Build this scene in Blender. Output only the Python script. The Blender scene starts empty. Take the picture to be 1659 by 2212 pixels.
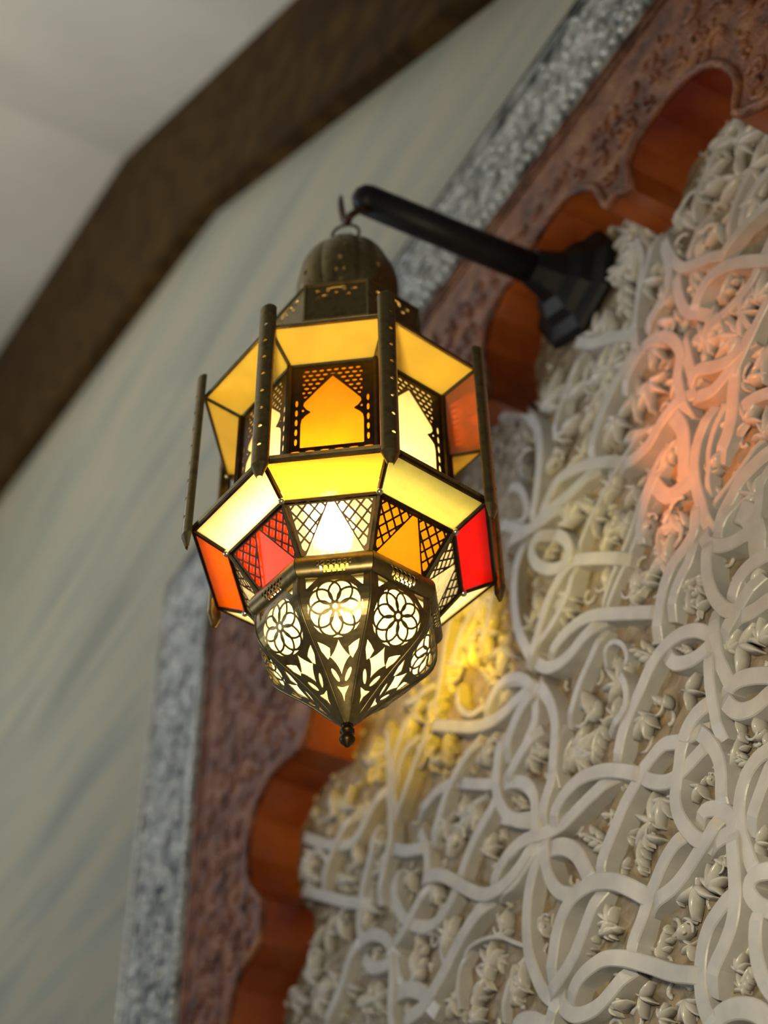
import bpy, bmesh, math, random
from mathutils import Vector, Matrix
PI = math.pi
C = bpy.context.scene.collection
SC = bpy.context.scene
random.seed(7)

# ------------------------------------------------------------------ camera
cam = bpy.data.cameras.new('camera')
cam.sensor_fit = 'HORIZONTAL'; cam.sensor_width = 36.0
cam.lens = 3193.686 / 1659 * 36.0
cam.clip_start = 0.05
cam.dof.use_dof = True
cam.dof.focus_distance = 1.24
cam.dof.aperture_fstop = 4.3
cam.dof.aperture_blades = 0
camo = bpy.data.objects.new('camera', cam); C.objects.link(camo)
XR = Vector((0.49040992, 0.87132737, -0.0169332))      # camera right, in the room
XD = Vector((-0.60269046, 0.32505, -0.72877068))       # camera down
XF = Vector((-0.6294937, 0.36760185, 0.68454844))      # camera forward
camo.matrix_world = Matrix(((XR.x, -XD.x, -XF.x, 0), (XR.y, -XD.y, -XF.y, 0), (XR.z, -XD.z, -XF.z, 1.6), (0, 0, 0, 1)))
SC.camera = camo

# ------------------------------------------------------------------ light and exposure
SC.view_settings.view_transform = 'Standard'
SC.view_settings.look = 'None'
SC.view_settings.gamma = 1.0
SC.view_settings.use_curve_mapping = False
SC.view_settings.exposure = -0.12
w = bpy.data.worlds.new('world'); SC.world = w; w.use_nodes = True
bg = w.node_tree.nodes['Background']
bg.inputs[0].default_value = (0.90, 0.97, 1.0, 1); bg.inputs[1].default_value = 0.16
def area(name, loc, target, size, energy, col):
    l = bpy.data.lights.new(name, 'AREA'); l.size = size; l.energy = energy; l.color = col; l.shape = 'DISK'
    o = bpy.data.objects.new(name, l); C.objects.link(o); o.location = loc
    o.rotation_euler = (Vector(target) - Vector(loc)).to_track_quat('-Z', 'Y').to_euler()
    return o
area('warm_room_lamp', (-0.22, 0.02, 1.95), (-0.72, 0.8, 2.15), 0.12, 7.0, (1.0, 0.84, 0.54))
area('strap_sheen_light', (-3.0, -0.9, 4.4), (-1.3, 0.8, 2.6), 0.9, 6.5, (0.9, 0.92, 1.0))  # added cool light, placed up left to give the straps a sheen
area('cool_left_fill', (-2.9, -1.9, 2.5), (-1.2, 0.8, 2.4), 1.0, 17, (0.84, 0.92, 1.0))  # added cool fill from the left, brightens the lower panel
area('ceiling_fill', (-3.4, -2.2, 3.2), (-3.4, -1.2, 7), 1.0, 110, (1.0, 0.97, 0.88))  # added fill aimed upwards to brighten the ceiling; no cove is built
SC.cycles.max_bounces = 8
SC.cycles.transparent_max_bounces = 12
SC.cycles.sample_clamp_indirect = 4.0
SC.cycles.use_denoising = True
SC.cycles.caustics_reflective = False
SC.cycles.caustics_refractive = False

# ------------------------------------------------------------------ materials
def sl(c):
    return tuple(((x / 255) / 12.92 if x <= 10 else ((x / 255 + .055) / 1.055) ** 2.4) for x in c) + (1,)
class NT:
    def __init__(s, name):
        s.m = bpy.data.materials.new(name); s.m.use_nodes = True
        s.t = s.m.node_tree; s.n = s.t.nodes; s.b = s.n['Principled BSDF']; s.out = s.n['Material Output']
    def add(s, ty, **kw):
        n = s.n.new(ty)
        for k, v in kw.items():
            if k.startswith('i_'): n.inputs[k[2:].replace('_', ' ')].default_value = v
            else: setattr(n, k, v)
        return n
    def link(s, a, b): s.t.links.new(a, b)
    def coords(s, scale=(1, 1, 1), rot=(0, 0, 0)):
        g = s.add('ShaderNodeNewGeometry'); mp = s.add('ShaderNodeMapping')
        mp.inputs['Scale'].default_value = scale; mp.inputs['Rotation'].default_value = rot
        s.link(g.outputs['Position'], mp.inputs['Vector']); return mp.outputs[0]
    def noise(s, vec, scale, detail=4, rough=.55):
        n = s.add('ShaderNodeTexNoise'); n.inputs['Scale'].default_value = scale
        n.inputs['Detail'].default_value = detail; n.inputs['Roughness'].default_value = rough
        s.link(vec, n.inputs['Vector']); return n.outputs['Fac']
    def ramp(s, fac, stops):
        r = s.add('ShaderNodeValToRGB'); e = r.color_ramp.elements
        e[0].position, e[0].color = stops[0][0], sl(stops[0][1]); e[1].position, e[1].color = stops[-1][0], sl(stops[-1][1])
        for p, c in stops[1:-1]:
            k = e.new(p); k.color = sl(c)
        s.link(fac, r.inputs[0]); return r.outputs[0]
    def bump(s, h, strength, dist):
        b = s.add('ShaderNodeBump'); b.inputs['Strength'].default_value = strength; b.inputs['Distance'].default_value = dist
        s.link(h, b.inputs['Height']); s.link(b.outputs[0], s.b.inputs['Normal']); return b
def simple(name, stops, scale, rough=.6, metal=0., bump=0., bdist=.002, vec=(1, 1, 1), spec=.5, detail=4):
    t = NT(name); v = t.coords(vec); f = t.noise(v, scale, detail)
    t.link(t.ramp(f, stops), t.b.inputs['Base Color'])
    t.b.inputs['Roughness'].default_value = rough; t.b.inputs['Metallic'].default_value = metal
    t.b.inputs['Specular IOR Level'].default_value = spec
    if bump: t.bump(f, bump, bdist)
    return t.m
M = {}
t = NT('marbled_plaster')      # soft veils running along the wall
v = t.coords((.5, 1, 4.6), (0, .12, 0)); f1 = t.noise(v, 2.2, 4, .5); v2 = t.coords((.5, 1, 6)); f2 = t.noise(v2, 1.6, 3)
t.link(t.ramp(f1, [(.30, (128, 130, 119)), (.44, (146, 147, 132)), (.54, (160, 153, 132)), (.64, (142, 143, 130)), (.75, (126, 130, 121))]), t.b.inputs['Base Color'])
t.b.inputs['Roughness'].default_value = .38; t.bump(f2, .05, .01); M['marble'] = t.m
M['ceiling'] = simple('ceiling_paint', [(.3, (186, 182, 170)), (.7, (198, 194, 182))], 2, .7)
t = NT('dark_gilt_cornice'); v = t.coords((1, 1, 1)); vo = t.add('ShaderNodeTexVoronoi'); vo.inputs['Scale'].default_value = 7; vo.feature = 'DISTANCE_TO_EDGE'
t.link(v, vo.inputs['Vector']); f = t.noise(v, 9, 4)
mx = t.add('ShaderNodeMath', operation='MULTIPLY'); t.link(f, mx.inputs[0]); t.link(vo.outputs[0], mx.inputs[1])
t.link(t.ramp(mx.outputs[0], [(.0, (46, 32, 14)), (.12, (70, 50, 20)), (.3, (42, 29, 13))]), t.b.inputs['Base Color'])
t.b.inputs['Roughness'].default_value = .7; t.b.inputs['Specular IOR Level'].default_value = .05; M['cornice'] = t.m
M['plaster'] = simple('carved_white_plaster', [(.3, (182, 180, 176)), (.7, (206, 203, 196))], 60, .26, 0, .35, .0006)
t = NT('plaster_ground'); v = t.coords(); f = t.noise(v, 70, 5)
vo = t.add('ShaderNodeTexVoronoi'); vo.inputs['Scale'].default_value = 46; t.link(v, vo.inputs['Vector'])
t.link(t.ramp(f, [(.3, (122, 110, 92)), (.7, (160, 146, 124))]), t.b.inputs['Base Color'])  # darker than the carving: recess shade put into the ground colour
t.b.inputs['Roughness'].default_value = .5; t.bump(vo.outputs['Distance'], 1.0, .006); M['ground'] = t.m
M['strap'] = simple('plaster_strap', [(.3, (174, 173, 172)), (.7, (194, 192, 188))], 40, .36, 0, .25, .0005)
t = NT('terracotta_carving'); v = t.coords(); f = t.noise(v, 26, 6, .6); f2 = t.noise(v, 5, 3)
t.link(t.ramp(f, [(.32, (64, 30, 18)), (.5, (116, 66, 42)), (.68, (150, 100, 62))]), t.b.inputs['Base Color'])
t.b.inputs['Roughness'].default_value = .38; t.bump(f, 1.0, .012); M['terra'] = t.m
M['soffit'] = simple('painted_rust_soffit', [(.35, (104, 34, 20)), (.65, (166, 88, 34))], 5, .32)
t = NT('silvered_carving'); v = t.coords(); f = t.noise(v, 30, 3, .6)
t.link(t.ramp(f, [(.38, (44, 46, 48)), (.47, (122, 126, 126)), (.7, (190, 192, 188))]), t.b.inputs['Base Color'])
t.b.inputs['Roughness'].default_value = .34; t.b.inputs['Metallic'].default_value = .25; t.bump(f, 1.0, .01); M['silver'] = t.m
M['silver_light'] = simple('silvered_plaster_edge', [(.3, (172, 175, 172)), (.7, (210, 212, 208))], 30, .2, .35, .3, .002)
M['black'] = simple('black_iron', [(.3, (15, 15, 16)), (.7, (26, 26, 27))], 40, .5, .2, .2, .001, spec=.3)
M['brass'] = simple('aged_brass', [(.25, (84, 74, 48)), (.5, (122, 106, 68)), (.75, (100, 88, 58))], 90, .34, .9, .15, .0006)
M['dark_brass'] = simple('dark_brass', [(.3, (46, 36, 22)), (.7, (74, 58, 34))], 80, .38, .9, .15, .0006)
M['solder'] = simple('bright_solder', [(.3, (200, 195, 175)), (.7, (230, 225, 205))], 60, .22, 1.0)
M['steel'] = simple('brown_wire', [(.3, (52, 36, 28)), (.7, (76, 54, 40))], 60, .4, .6)
def glass(name, col, tl, tr, rough=.25, rf=0., df=.12, crackle=0):
    """stained pane: tl frosted share, tr clear share, rf share seen through as a blur, the rest sheen"""
    t = NT(name); t.n.remove(t.b)
    c = sl(col)
    v = t.coords(); f = t.noise(v, 28, 3)
    rr = t.add('ShaderNodeMapRange'); rr.inputs['To Min'].default_value = .75; rr.inputs['To Max'].default_value = 1.2
    t.link(f, rr.inputs['Value'])
    cm = t.add('ShaderNodeMix', data_type='RGBA', blend_type='MULTIPLY'); cm.inputs[0].default_value = 1
    cm.inputs[6].default_value = c; t.link(rr.outputs[0], cm.inputs[7])
    def scaled(k):
        x = t.add('ShaderNodeMix', data_type='RGBA', blend_type='MULTIPLY'); x.inputs[0].default_value = 1
        t.link(cm.outputs[2], x.inputs[6]); x.inputs[7].default_value = (k, k, k, 1); return x.outputs[2]
    a = t.add('ShaderNodeBsdfTranslucent'); t.link(scaled(tl), a.inputs[0])
    b = t.add('ShaderNodeBsdfTransparent'); t.link(scaled(tr), b.inputs[0])
    s1 = t.add('ShaderNodeAddShader'); t.link(a.outputs[0], s1.inputs[0]); t.link(b.outputs[0], s1.inputs[1])
    last = s1
    if rf:
        r = t.add('ShaderNodeBsdfRefraction'); t.link(scaled(rf), r.inputs['Color'])
        r.inputs['Roughness'].default_value = rough; r.inputs['IOR'].default_value = 1.3 if crackle else 1.1
        if crackle:
            bp = t.add('ShaderNodeBump'); bp.inputs['Strength'].default_value = 1.0; bp.inputs['Distance'].default_value = .004
            t.link(t.noise(v, 110, 2), bp.inputs['Height']); t.link(bp.outputs[0], r.inputs['Normal'])
        s2 = t.add('ShaderNodeAddShader'); t.link(last.outputs[0], s2.inputs[0]); t.link(r.outputs[0], s2.inputs[1]); last = s2
    g = t.add('ShaderNodeBsdfGlossy'); g.inputs['Roughness'].default_value = .25; g.inputs['Color'].default_value = (.06, .06, .06, 1)
    d = t.add('ShaderNodeBsdfDiffuse'); t.link(scaled(df), d.inputs[0])
    s3 = t.add('ShaderNodeAddShader'); t.link(last.outputs[0], s3.inputs[0]); t.link(g.outputs[0], s3.inputs[1])
    s4 = t.add('ShaderNodeAddShader'); t.link(s3.outputs[0], s4.inputs[0]); t.link(d.outputs[0], s4.inputs[1])
    t.link(s4.outputs[0], t.out.inputs[0])
    return t.m
GL = {
 'gold': glass('gold_glass', (255, 226, 84), .55, .0, df=1.0),
 'copper': glass('copper_glass', (235, 150, 80), .30, .0, df=.6),
 'amber': glass('amber_glass', (255, 198, 64), .50, .01, .3, .02),
 'cream': glass('cream_glass', (255, 248, 212), .8, .01),
 'yellow': glass('yellow_glass', (255, 228, 112), .95, .02, .35, .9),
 'pale': glass('pale_gold_glass', (255, 246, 205), .95, .02, .35, .9),
 'straw': glass('straw_glass', (248, 240, 165), .30, .01, .10, .5, crackle=1),
 'red': glass('red_glass', (240, 44, 28), .34, .01, .3, .01),
 'orange': glass('orange_glass', (255, 156, 40), .34, .01, .3, .08),
 'scarlet': glass('scarlet_glass', (255, 112, 30), .20, .01, .14, .5, crackle=1),
 'clear': glass('clear_rippled_glass', (244, 240, 216), .09, .01, .10, .6, crackle=1),
 'honey': glass('honey_glass', (250, 196, 46), .17, .01, .12, .2, crackle=1),
 'liner': glass('frosted_liner_glass', (255, 246, 192), .15, .01),
 'wall_red': glass('clear_orange_glass', (255, 182, 56), .05, .62),
 'wall_cream': glass('clear_straw_glass', (255, 244, 170), .04, .30),
 'wall_yellow': glass('clear_amber_glass', (255, 234, 70), .05, 1.0),
}
t = NT('lit_bulb'); t.b.inputs['Emission Color'].default_value = (1.0, .86, .56, 1); t.b.inputs['Emission Strength'].default_value = 1400.0
M['bulb'] = t.m

# ------------------------------------------------------------------ mesh helpers
def mk(name, vs, fs, mat, parent=None, smooth=False):
    me = bpy.data.meshes.new(name); me.from_pydata(vs, [], fs); me.update()
    bm = bmesh.new(); bm.from_mesh(me); bmesh.ops.recalc_face_normals(bm, faces=bm.faces); bm.to_mesh(me); bm.free()
    if smooth:
        for p in me.polygons: p.use_smooth = True
    me.materials.append(mat)
    o = bpy.data.objects.new(name, me); C.objects.link(o)
    if parent: o.parent = parent
    return o
class MB:
    def __init__(s): s.v = []; s.f = []
    def add(s, vs, fs):
        b = len(s.v); s.v += [tuple(x) for x in vs]; s.f += [tuple(b + i for i in f) for f in fs]
    def box(s, a, b):
        (x0, y0, z0), (x1, y1, z1) = a, b
        s.add([(x0,y0,z0),(x1,y0,z0),(x1,y1,z0),(x0,y1,z0),(x0,y0,z1),(x1,y0,z1),(x1,y1,z1),(x0,y1,z1)],
              [(0,1,2,3),(4,5,6,7),(0,1,5,4),(1,2,6,5),(2,3,7,6),(3,0,4,7)])
    def tube(s, pts, r, n=8, closed=False, caps=True):
        pts = [Vector(p) for p in pts]; k = len(pts); rings = []
        up = None
        for i, p in enumerate(pts):
            if closed: d = pts[(i+1) % k] - pts[i-1]
            else: d = pts[min(i+1, k-1)] - pts[max(i-1, 0)]
            d.normalize()
            if up is None or abs(up.dot(d)) > .95: up = Vector((0, 0, 1)) if abs(d.z) < .9 else Vector((1, 0, 0))
            a = d.cross(up).normalized(); b = d.cross(a).normalized(); up = -b if b.dot(up) < 0 else b
            rr = r[i] if isinstance(r, (list, tuple)) else r
            rings.append([p + (a * math.cos(2*PI*j/n) + d.cross(a) * math.sin(2*PI*j/n)) * rr for j in range(n)])
        vs = [v for q in rings for v in q]; fs = []
        for i in range(k if closed else k-1):
            i2 = (i+1) % k
            for j in range(n): fs.append((i*n+j, i*n+(j+1) % n, i2*n+(j+1) % n, i2*n+j))
        if caps and not closed: fs.append(tuple(range(n))); fs.append(tuple((k-1)*n+j for j in range(n)))
        s.add(vs, fs)
    def lathe(s, prof, o=(0, 0, 0), n=24, axis='z'):
        vs = []; fs = []
        for r, h in prof:
            for j in range(n):
                a = 2*PI*j/n
                if axis == 'z': vs.append((o[0]+r*math.cos(a), o[1]+r*math.sin(a), o[2]+h))
                else: vs.append((o[0]+r*math.cos(a), o[1]+h, o[2]+r*math.sin(a)))
        for i in range(len(prof)-1):
            for j in range(n): fs.append((i*n+j, i*n+(j+1) % n, (i+1)*n+(j+1) % n, (i+1)*n+j))
        fs.append(tuple(range(n))); fs.append(tuple((len(prof)-1)*n+j for j in range(n)))
        s.add(vs, fs)
    def ball(s, c, r, n=8, m=6, sq=(1, 1, 1)):
        vs = [(c[0], c[1], c[2]+r*sq[2])]; fs = []
        for i in range(1, m):
            a = PI*i/m
            for j in range(n):
                b = 2*PI*j/n; vs.append((c[0]+r*sq[0]*math.sin(a)*math.cos(b), c[1]+r*sq[1]*math.sin(a)*math.sin(b), c[2]+r*sq[2]*math.cos(a)))
        vs.append((c[0], c[1], c[2]-r*sq[2]))
        for j in range(n):
            fs.append((0, 1+j, 1+(j+1) % n)); fs.append((len(vs)-1, 1+(m-2)*n+(j+1) % n, 1+(m-2)*n+j))
        for i in range(m-2):
            for j in range(n): fs.append((1+i*n+j, 1+(i+1)*n+j, 1+(i+1)*n+(j+1) % n, 1+i*n+(j+1) % n))
        s.add(vs, fs)
    def build(s, name, mat, parent=None, smooth=False): return mk(name, s.v, s.f, mat, parent, smooth)
def pierced(P, F, u0, u1, v0, v1, nu, nv, th, N=None):
    """sheet metal cut where F(u,v)<0; P maps (u,v) to a point, N gives the outward normal; returns MB"""
    def pt(i, j): return (u0+(u1-u0)*i/nu, v0+(v1-v0)*j/nv)
    val = [[F(*pt(i, j)) for j in range(nv+1)] for i in range(nu+1)]
    idx = {}; uv = []; tris = []
    def vert(k, q):
        if k not in idx: idx[k] = len(uv); uv.append(q)
        return idx[k]
    def clip(tri):
        out = []
        for a in range(3):
            A, B = tri[a], tri[(a+1) % 3]; fa, fb = val[A[0]][A[1]], val[B[0]][B[1]]
            if fa >= 0: out.append(vert(A, pt(*A)))
            if (fa >= 0) != (fb >= 0):
                s = fa/(fa-fb); s = min(max(s, .02), .98); pa, pb = pt(*A), pt(*B)
                key = (A, B) if A < B else (B, A)
                out.append(vert(key, (pa[0]+(pb[0]-pa[0])*s, pa[1]+(pb[1]-pa[1])*s)))
        if len(out) >= 3: tris.append(tuple(out))
    for i in range(nu):
        for j in range(nv):
            a, b, c, d = (i, j), (i+1, j), (i+1, j+1), (i, j+1)
            if all(val[x[0]][x[1]] >= 0 for x in (a, b, c, d)): tris.append(tuple(vert(x, pt(*x)) for x in (a, b, c, d)))
            elif any(val[x[0]][x[1]] >= 0 for x in (a, b, c, d)): clip((a, b, c)); clip((a, c, d))
    top = [Vector(P(*q)) for q in uv]; e = 1e-4
    nor = []
    for q in uv:
        if N: nor.append(Vector(N(*q)))
        else:
            du = Vector(P(q[0]+e, q[1])) - Vector(P(q[0]-e, q[1])); dv = Vector(P(q[0], q[1]+e)) - Vector(P(q[0], q[1]-e))
            n = du.cross(dv); nor.append(n.normalized() if n.length > 1e-12 else Vector((0, 0, 1)))
    k = len(uv); mb = MB(); edges = {}
    for f in tris:
        for a in range(len(f)):
            e2 = (f[a], f[(a+1) % len(f)])
            if (e2[1], e2[0]) in edges: del edges[(e2[1], e2[0])]
            else: edges[e2] = 1
    fs = list(tris) + [tuple(k+i for i in reversed(f)) for f in tris] + [(b, a, k+a, k+b) for a, b in edges]
    mb.add([tuple(x) for x in top] + [tuple(p - n*th) for p, n in zip(top, nor)], fs)
    return mb
def empty(name, loc):
    o = bpy.data.objects.new(name, None); C.objects.link(o); o.location = loc; o.empty_display_size = .05; return o
def tag(o, label, cat, group=None, kind=None):
    if kind: o['kind'] = kind
    if label: o['label'] = label
    if cat: o['category'] = cat
    if group: o['group'] = group
def struct(o, label=None):
    o['kind'] = 'structure'
    if label: o['label'] = label
    return o
def arc_spline(pts, step):
    """Catmull-Rom through the points, resampled"""
    P = [Vector((p[0], p[1])) for p in pts]
    P = [P[0]*2-P[1]] + P + [P[-1]*2-P[-2]]; out = []
    for i in range(1, len(P)-2):
        a, b, c, d = P[i-1:i+3]; n = max(2, int((c-b).length/step))
        for k in range(n):
            t = k/n
            out.append(.5*((2*b)+(c-a)*t+(2*a-5*b+4*c-d)*t*t+(3*b-a-3*c+d)*t**3))
    out.append(P[-2]); return out

# ------------------------------------------------------------------ the wall, arch and ceiling
YF, YP = .725, .80          # faces of the frame and of the recessed panel
ARCH = [(-1.70,1.0),(-1.70,2.20),(-1.685,2.33),(-1.666,2.412),(-1.648,2.453),(-1.618,2.473),(-1.580,2.486),(-1.578,2.54),(-1.618,2.58),(-1.633,2.634),(-1.62,2.69),(-1.568,2.723),(-1.516,2.724),(-1.469,2.716),
 (-1.445,2.76),(-1.43,2.83),(-1.375,2.875),(-1.31,2.87),(-1.275,2.85),(-1.255,2.93),(-1.19,3.0),(-1.1,3.02),(-1.03,2.98),(-.985,2.93),(-.985,3.02),(-.962,3.062),(-.93,3.082),(-.90,3.075),(-.866,3.09),(-.806,3.10),(-.772,3.089),(-.737,3.053),(-.728,3.02),(-.722,2.997),(-.703,2.997),(-.682,2.981),(-.68,3.018),(-.66,3.043),(-.62,3.05),(-.563,3.04),(-.525,3.008),(-.508,2.965),(-.508,2.935),(-.521,2.905),(-.50,2.885),(-.478,2.87),(-.43,2.86),(-.40,2.80),(-.40,2.74),(-.42,2.70),(-.37,2.68),(-.335,2.62),(-.335,2.56),(-.36,2.51),(-.34,2.46),(-.30,2.42),(-.28,2.33),(-.27,2.2),(-.27,1.0)]
FX0, FX1, FZ1 = -1.835, -.13, 3.235       # terracotta outer edge
BX0, BX1, BZ1 = -2.07, .11, 3.43          # silvered border outer edge
def extrude_poly(name, outline, y0, y1, mat):
    bm = bmesh.new(); vs = [bm.verts.new((x, y0, z)) for x, z in outline]; f = bm.faces.new(vs)
    r = bmesh.ops.extrude_face_region(bm, geom=[f]); nv = [g for g in r['geom'] if isinstance(g, bmesh.types.BMVert)]
    for q in nv: q.co.y = y1
    bmesh.ops.recalc_face_normals(bm, faces=bm.faces)
    me = bpy.data.meshes.new(name); bm.to_mesh(me); bm.free(); me.materials.append(mat)
    o = bpy.data.objects.new(name, me); C.objects.link(o); return o
# marbled wall round the arch
mb = MB(); Y1 = YF+.012
for nm_, a_, b_ in (('wall_left', (-9, Y1, 0), (BX0+.02, .95, 8.5)), ('wall_right', (BX1-.02, Y1, 0), (1.2, .95, 8.5)), ('wall_back', (BX0+.02, Y1, BZ1-.02), (BX1-.02, .95, 8.5)), ('wall_back', (BX0+.02, Y1, 0), (BX1-.02, .95, 1.0))):
    mb = MB(); mb.box(a_, b_); struct(mb.build(nm_, M['marble']))
mb = MB(); mb.box((-9, -4, -.05), (1.2, .95, 0)); struct(mb.build('floor', M['ceiling']))
# spandrel: outer rectangle less the lobed arch
sp = [(p.x, p.y) for p in (Vector(q) for q in ARCH)]
outline = [(FX0, 1.0)] + sp + [(FX1, 1.0), (FX1, FZ1), (FX0, FZ1)]
o = struct(extrude_poly('trim_1', outline, YF, YF+.03, M['terra']), 'terracotta carved spandrel around the lobed arch')
mb = MB()                    # the painted soffit that runs back from the arch to the panel
pts = sp; n = len(pts); vs = []; fs = []
off = []
for i, (x, z) in enumerate(pts):
    vs += [(x, YF+.004, z), (x, YP+.01, z)]
for i in range(n-1): fs.append((2*i, 2*i+2, 2*i+3, 2*i+1))
mb.add(vs, fs)
so = mb.build('trim_2', M['soffit']); struct(so, 'smooth rust painted underside of the lobed arch')
md = so.modifiers.new('thick', 'SOLIDIFY'); md.thickness = .004
def relief(mb, x0, z0, x1, z1, y, step, smin, smax, rnd, skip=None):
    """carved scrolls: little bent ridges and seeds standing out of the plane y"""
    nx, nz = int((x1-x0)/step), int((z1-z0)/step)
    for i in range(nx):
        for k in range(nz):
            x = x0+(i+.5+rnd.uniform(-.3, .3))*step; z = z0+(k+.5+rnd.uniform(-.3, .3))*step
            if skip and skip(x, z): continue
            r = rnd.uniform(smin, smax); a0 = rnd.uniform(0, 2*PI); sw = rnd.uniform(2.2, 4.6)*rnd.choice((-1, 1))
            ps = [(x+r*(1-.35*q/6)*math.cos(a0+sw*q/6), y, z+r*(1-.35*q/6)*math.sin(a0+sw*q/6)) for q in range(7)]
            mb.tube(ps, [r*.22, r*.3, r*.32, r*.3, r*.28, r*.26, r*.34], 6)
            if rnd.random() < .5: mb.ball((x, y, z), r*.34, 6, 4)
def inside_arch(x, z, pad=.0):
    c = False; j = len(ARCH)-1
    for i in range(len(ARCH)):
        xi, zi = ARCH[i]; xj, zj = ARCH[j]
        if (zi > z) != (zj > z) and x < (xj-xi)*(z-zi)/(zj-zi)+xi: c = not c
        j = i
    return c
rnd = random.Random(3)
mb = MB()
def sk(x, z):
    return any(inside_arch(x+a, z+b) for a, b in ((0, 0), (.02, 0), (-.02, 0), (0, .02), (0, -.02)))
relief(mb, FX0+.05, 2.0, FX1-.05, FZ1-.05, YF, .034, .011, .017, rnd, sk)
ar = arc_spline(ARCH[3:-3], .02)
mb.tube([(p.x, YF, p.y) for p in ar], .006, 6)                                    # roll along the arch edge
for q in (.028, .012):
    mb.tube([(FX0+q, YF, 1.0), (FX0+q, YF, FZ1-q), (FX1-q, YF, FZ1-q), (FX1-q, YF, 1.0)], .0045, 6)
o = mb.build('spandrel_carving', M['terra'], bpy.data.objects['trim_1'], True)
# silvered border
mb = MB(); yb = YF-.002
mb.box((BX0, yb, 1.0), (FX0, .80, BZ1)); mb.box((FX1, yb, 1.0), (BX1, .80, BZ1)); mb.box((FX0, yb, FZ1), (FX1, .80, BZ1))
sb = struct(mb.build('trim_3', M['silver']), 'silvered carved border framing the terracotta arch')
mb = MB(); rnd = random.Random(5)
relief(mb, BX0+.03, 2.0, FX0-.03, BZ1-.02, yb, .026, .008, .013, rnd)
relief(mb, FX0-.03, FZ1+.03, BX1-.03, BZ1-.03, yb, .026, .008, .013, rnd)
mb.build('border_carving', M['silver_light'], sb, True)
mb = MB()
def beads(a, b, r, gap):
    a, b = Vector(a), Vector(b); L = (b-a).length; n = int(L/gap)
    for i in range(n+1): mb.ball(a+(b-a)*i/n, r*random.uniform(.85, 1.1), 6, 4)
beads((FX0-.010, yb-.003, 2.0), (FX0-.010, yb-.003, FZ1+.01), .007, .017)
beads((FX0-.010, yb-.003, FZ1+.01), (FX1+.01, yb-.003, FZ1+.01), .007, .017)
beads((BX0+.014, yb-.003, 2.0), (BX0+.014, yb-.003, BZ1-.014), .006, .02)
mb.build('border_beading', M['silver_light'], sb, True)
mb = MB()
for q, r in ((.002, .006), (.026, .004)):
    mb.tube([(BX0+q, yb, 1.0), (BX0+q, yb, BZ1-q), (BX1-q, yb, BZ1-q), (BX1-q, yb, 1.0)], r, 6)
mb.tube([(FX0-.024, yb, 1.0), (FX0-.024, yb, FZ1+.024), (FX1+.024, yb, FZ1+.024)], .004, 6)
mb.build('border_edging', M['silver_light'], sb, True)
# cornice (raked) and the ceiling above it
LO = [(-9, 7.005), (-3.934, 5.267), (-2.039, 4.619), (-.895, 3.756), (-.80, 3.70), (1.2, 3.70)]
UP = [(-9, 8.48), (-4.631, 6.684), (-2.89, 5.957), (-1.516, 4.792), (-.75, 4.15), (1.2, 4.15)]
o = extrude_poly('trim_4', LO+UP[::-1], .69, .93, M['cornice']); struct(o, 'dark brown raked cornice band under the ceiling')
mb = MB(); vs = []; fs = []
for x, z in UP: vs += [(x, .72, z), (x, -4.0, z), (x, .72, z+.08), (x, -4.0, z+.08)]
for i in range(len(UP)-1):
    a, b = 4*i, 4*i+4; fs += [(a, a+1, b+1, b), (a+2, b+2, b+3, a+3), (a, b, b+2, a+2), (a+1, a+3, b+3, b+1)]
fs += [(0, 2, 3, 1), (4*len(UP)-4, 4*len(UP)-3, 4*len(UP)-1, 4*len(UP)-2)]
mb.add(vs, fs); struct(mb.build('ceiling', M['ceiling']))

# ------------------------------------------------------------------ carved plaster panel in the recess
panel = empty('carved_panel', (-.98, YP, 1.0))
tag(panel, 'pale plaster panel deeply carved with interlaced straps and leaves inside the lobed arch', 'wall panel')
def pbuild(mb, name, mat, smooth=False, stuff=False):
    ox, oy, oz = panel.location
    mb.v = [(x-ox, y-oy, z-oz) for x, y, z in mb.v]
    o = mb.build(name, mat, panel, smooth)
    if stuff: o['kind'] = 'stuff'
    return o
mb = MB(); rnd = random.Random(11)
nx, nz = 110, 150; x0, x1, z0, z1 = -1.8, -.1, 1.6, 3.22
grid = [[(x0+(x1-x0)*i/nx, YP+rnd.uniform(-.0025, .0035), z0+(z1-z0)*k/nz) for k in range(nz+1)] for i in range(nx+1)]
mb.add([p for c in grid for p in c], [(i*(nz+1)+k, (i+1)*(nz+1)+k, (i+1)*(nz+1)+k+1, i*(nz+1)+k+1) for i in range(nx) for k in range(nz)])
mb.box((x0, YP+.006, 1.0), (x1, YP+.05, z1))
pbuild(mb, 'panel_ground', M['ground'])
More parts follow.
